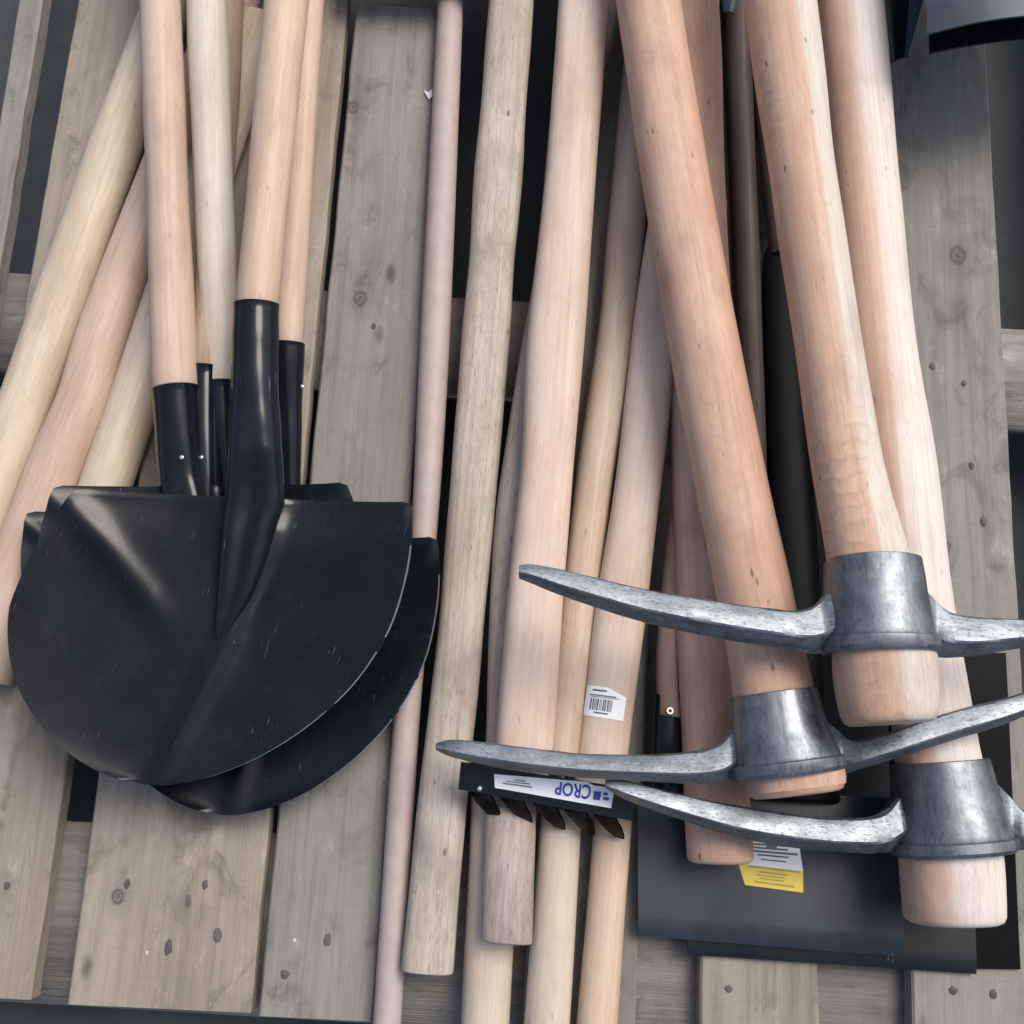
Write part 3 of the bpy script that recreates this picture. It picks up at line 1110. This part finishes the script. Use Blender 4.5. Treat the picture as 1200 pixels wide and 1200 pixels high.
def words(name, q, text, bvh, mat, parent, off=.0009, box=(0, 1, 0, 1)):
    """text in the reading frame of q (first corner = top left as read)"""
    cu = bpy.data.curves.new('t', 'FONT')
    cu.body = text
    cu.resolution_u = 6
    cu.offset = .022
    to = bpy.data.objects.new('t', cu)
    COL.objects.link(to)
    bpy.context.view_layer.update()
    me = bpy.data.meshes.new_from_object(to.evaluated_get(bpy.context.evaluated_depsgraph_get()))
    COL.objects.unlink(to)
    bpy.data.objects.remove(to)
    xs = [v.co.x for v in me.vertices]
    ys = [v.co.y for v in me.vertices]
    x0, x1, y0, y1 = min(xs), max(xs), min(ys), max(ys)
    f = quadmap(q)
    v = [f(lerp(box[0], box[1], (p.co.x - x0) / (x1 - x0)), lerp(box[3], box[2], (p.co.y - y0) / (y1 - y0))) for p in me.vertices]
    fc = [tuple(p.vertices) for p in me.polygons]
    bpy.data.meshes.remove(me)
    return stick(name, v, fc, bvh, mat, parent, off)


rbv = bvh_of(rb)
rq = [(579, 907), (721, 919), (716, 947), (580, 923)]
rl = sticker('label', rq, rbv, PAPER, rake, .0008)
rr = [(716, 947), (580, 923), (579, 907), (721, 919)]       # the label as read, upside down in the picture
words('lettering', rr, 'CROP', rbv, BLUE, rl, .0013, (.19, .49, .20, .88))
bars('logo', rr, [(.105, .165, .25, .62), (.03, .08, .3, .42), (.05, .085, .5, .62)], rbv, BLUE, rl, .0013)
bars('small_print', rr, [(.68, .93, .38, .46), (.70, .90, .56, .62), (.74, .83, .70, .77)], rbv, INK, rl, .0013)

lbv = bvh_of(hl_)
lq = [(689, 803), (735, 808), (730, 845), (684, 838)]
ls = sticker('barcode_sticker', lq, lbv, PAPER, hl_, .0006, 14, 8, cut=lambda s: max(0, (s - .5) * .52))
sp = []
x = .13
random.seed(9)
while x < .70:
    w = random.choice((.014, .014, .022, .034))
    sp.append((x, min(x + w, .72), .40, .78))
    x += w + random.choice((.014, .02, .03))
bars('barcode', lq, sp, lbv, INK, ls, .0010)
bars('small_print', lq, [(.15, .5, .10, .16), (.10, .75, .27, .31), (.12, .85, .335, .355), (.25, .6, .83, .88)], lbv, INK, ls, .0010)

pbv = bvh_of(plate)
yq = [(862, 982), (938, 986), (940, 1045), (872, 1037)]
pw = sticker('sticker', [(866, 984), (936, 988), (941, 1021), (865, 1012)], pbv, PAPER, plate, .0006)
py_ = sticker('yellow_band', [(865, 1012), (941, 1021), (941, 1046), (873, 1037)], pbv, YELLOW, pw, .0006)
sq = [(866, 984), (936, 988), (941, 1021), (865, 1012)]
bars('small_print', sq, [(.1, .9, .10, .17), (.1, .8, .24, .31), (.1, .95, .38, .45), (.3, .8, .52, .58), (.35, .75, .70, .75), (.45, .62, .0, .3)],
     pbv, INK, pw, .0010)
yb = [(865, 1012), (941, 1021), (941, 1046), (873, 1037)]
bars('small_print', yb, [(.15, .95, .03, .10), (.3, .75, .24, .30), (.25, .7, .40, .46), (.28, .68, .55, .61), (.18, .85, .74, .82)], pbv, INKY, py_, .0010)

# ------------------------------------------------------------------ camera, light, look
cam = bpy.data.objects.new('camera', bpy.data.cameras.new('camera'))
COL.objects.link(cam)
cam.location = CAM
cam.rotation_euler = (TH, 0, 0)
cam.data.sensor_width = 36
cam.data.lens = 36
cam.data.clip_start = .02
cam.data.clip_end = 100
S.camera = cam

LD = Vector((-.50, -.40, -1.0)).normalized()
sun = bpy.data.objects.new('sun', bpy.data.lights.new('sun', 'SUN'))
COL.objects.link(sun)
sun.data.energy = 1.25
sun.data.angle = math.radians(30)
sun.data.color = (1, .965, .915)
sun.rotation_euler = LD.to_track_quat('-Z', 'Y').to_euler()
w = bpy.data.worlds.new('World')
S.world = w
w.use_nodes = True
bg = w.node_tree.nodes['Background']
sky = w.node_tree.nodes.new('ShaderNodeTexSky')
sky.sky_type = 'NISHITA'
sky.sun_disc = False
sky.sun_elevation = math.asin(-LD.z)
sky.sun_rotation = math.atan2(-LD.x, -LD.y)
sky.dust_density = 4.0
sky.ozone_density = 0.4
sky.air_density = 1.0
w.node_tree.links.new(sky.outputs[0], bg.inputs['Color'])
bg.inputs['Strength'].default_value = .098
S.view_settings.view_transform = 'Standard'
S.view_settings.look = 'None'
S.view_settings.gamma = 1
S.view_settings.exposure = 0.76
S.view_settings.use_curve_mapping = False

for o in bpy.data.objects:
    for k in ('_w', '_hl'):
        if k in o:
            del o[k]
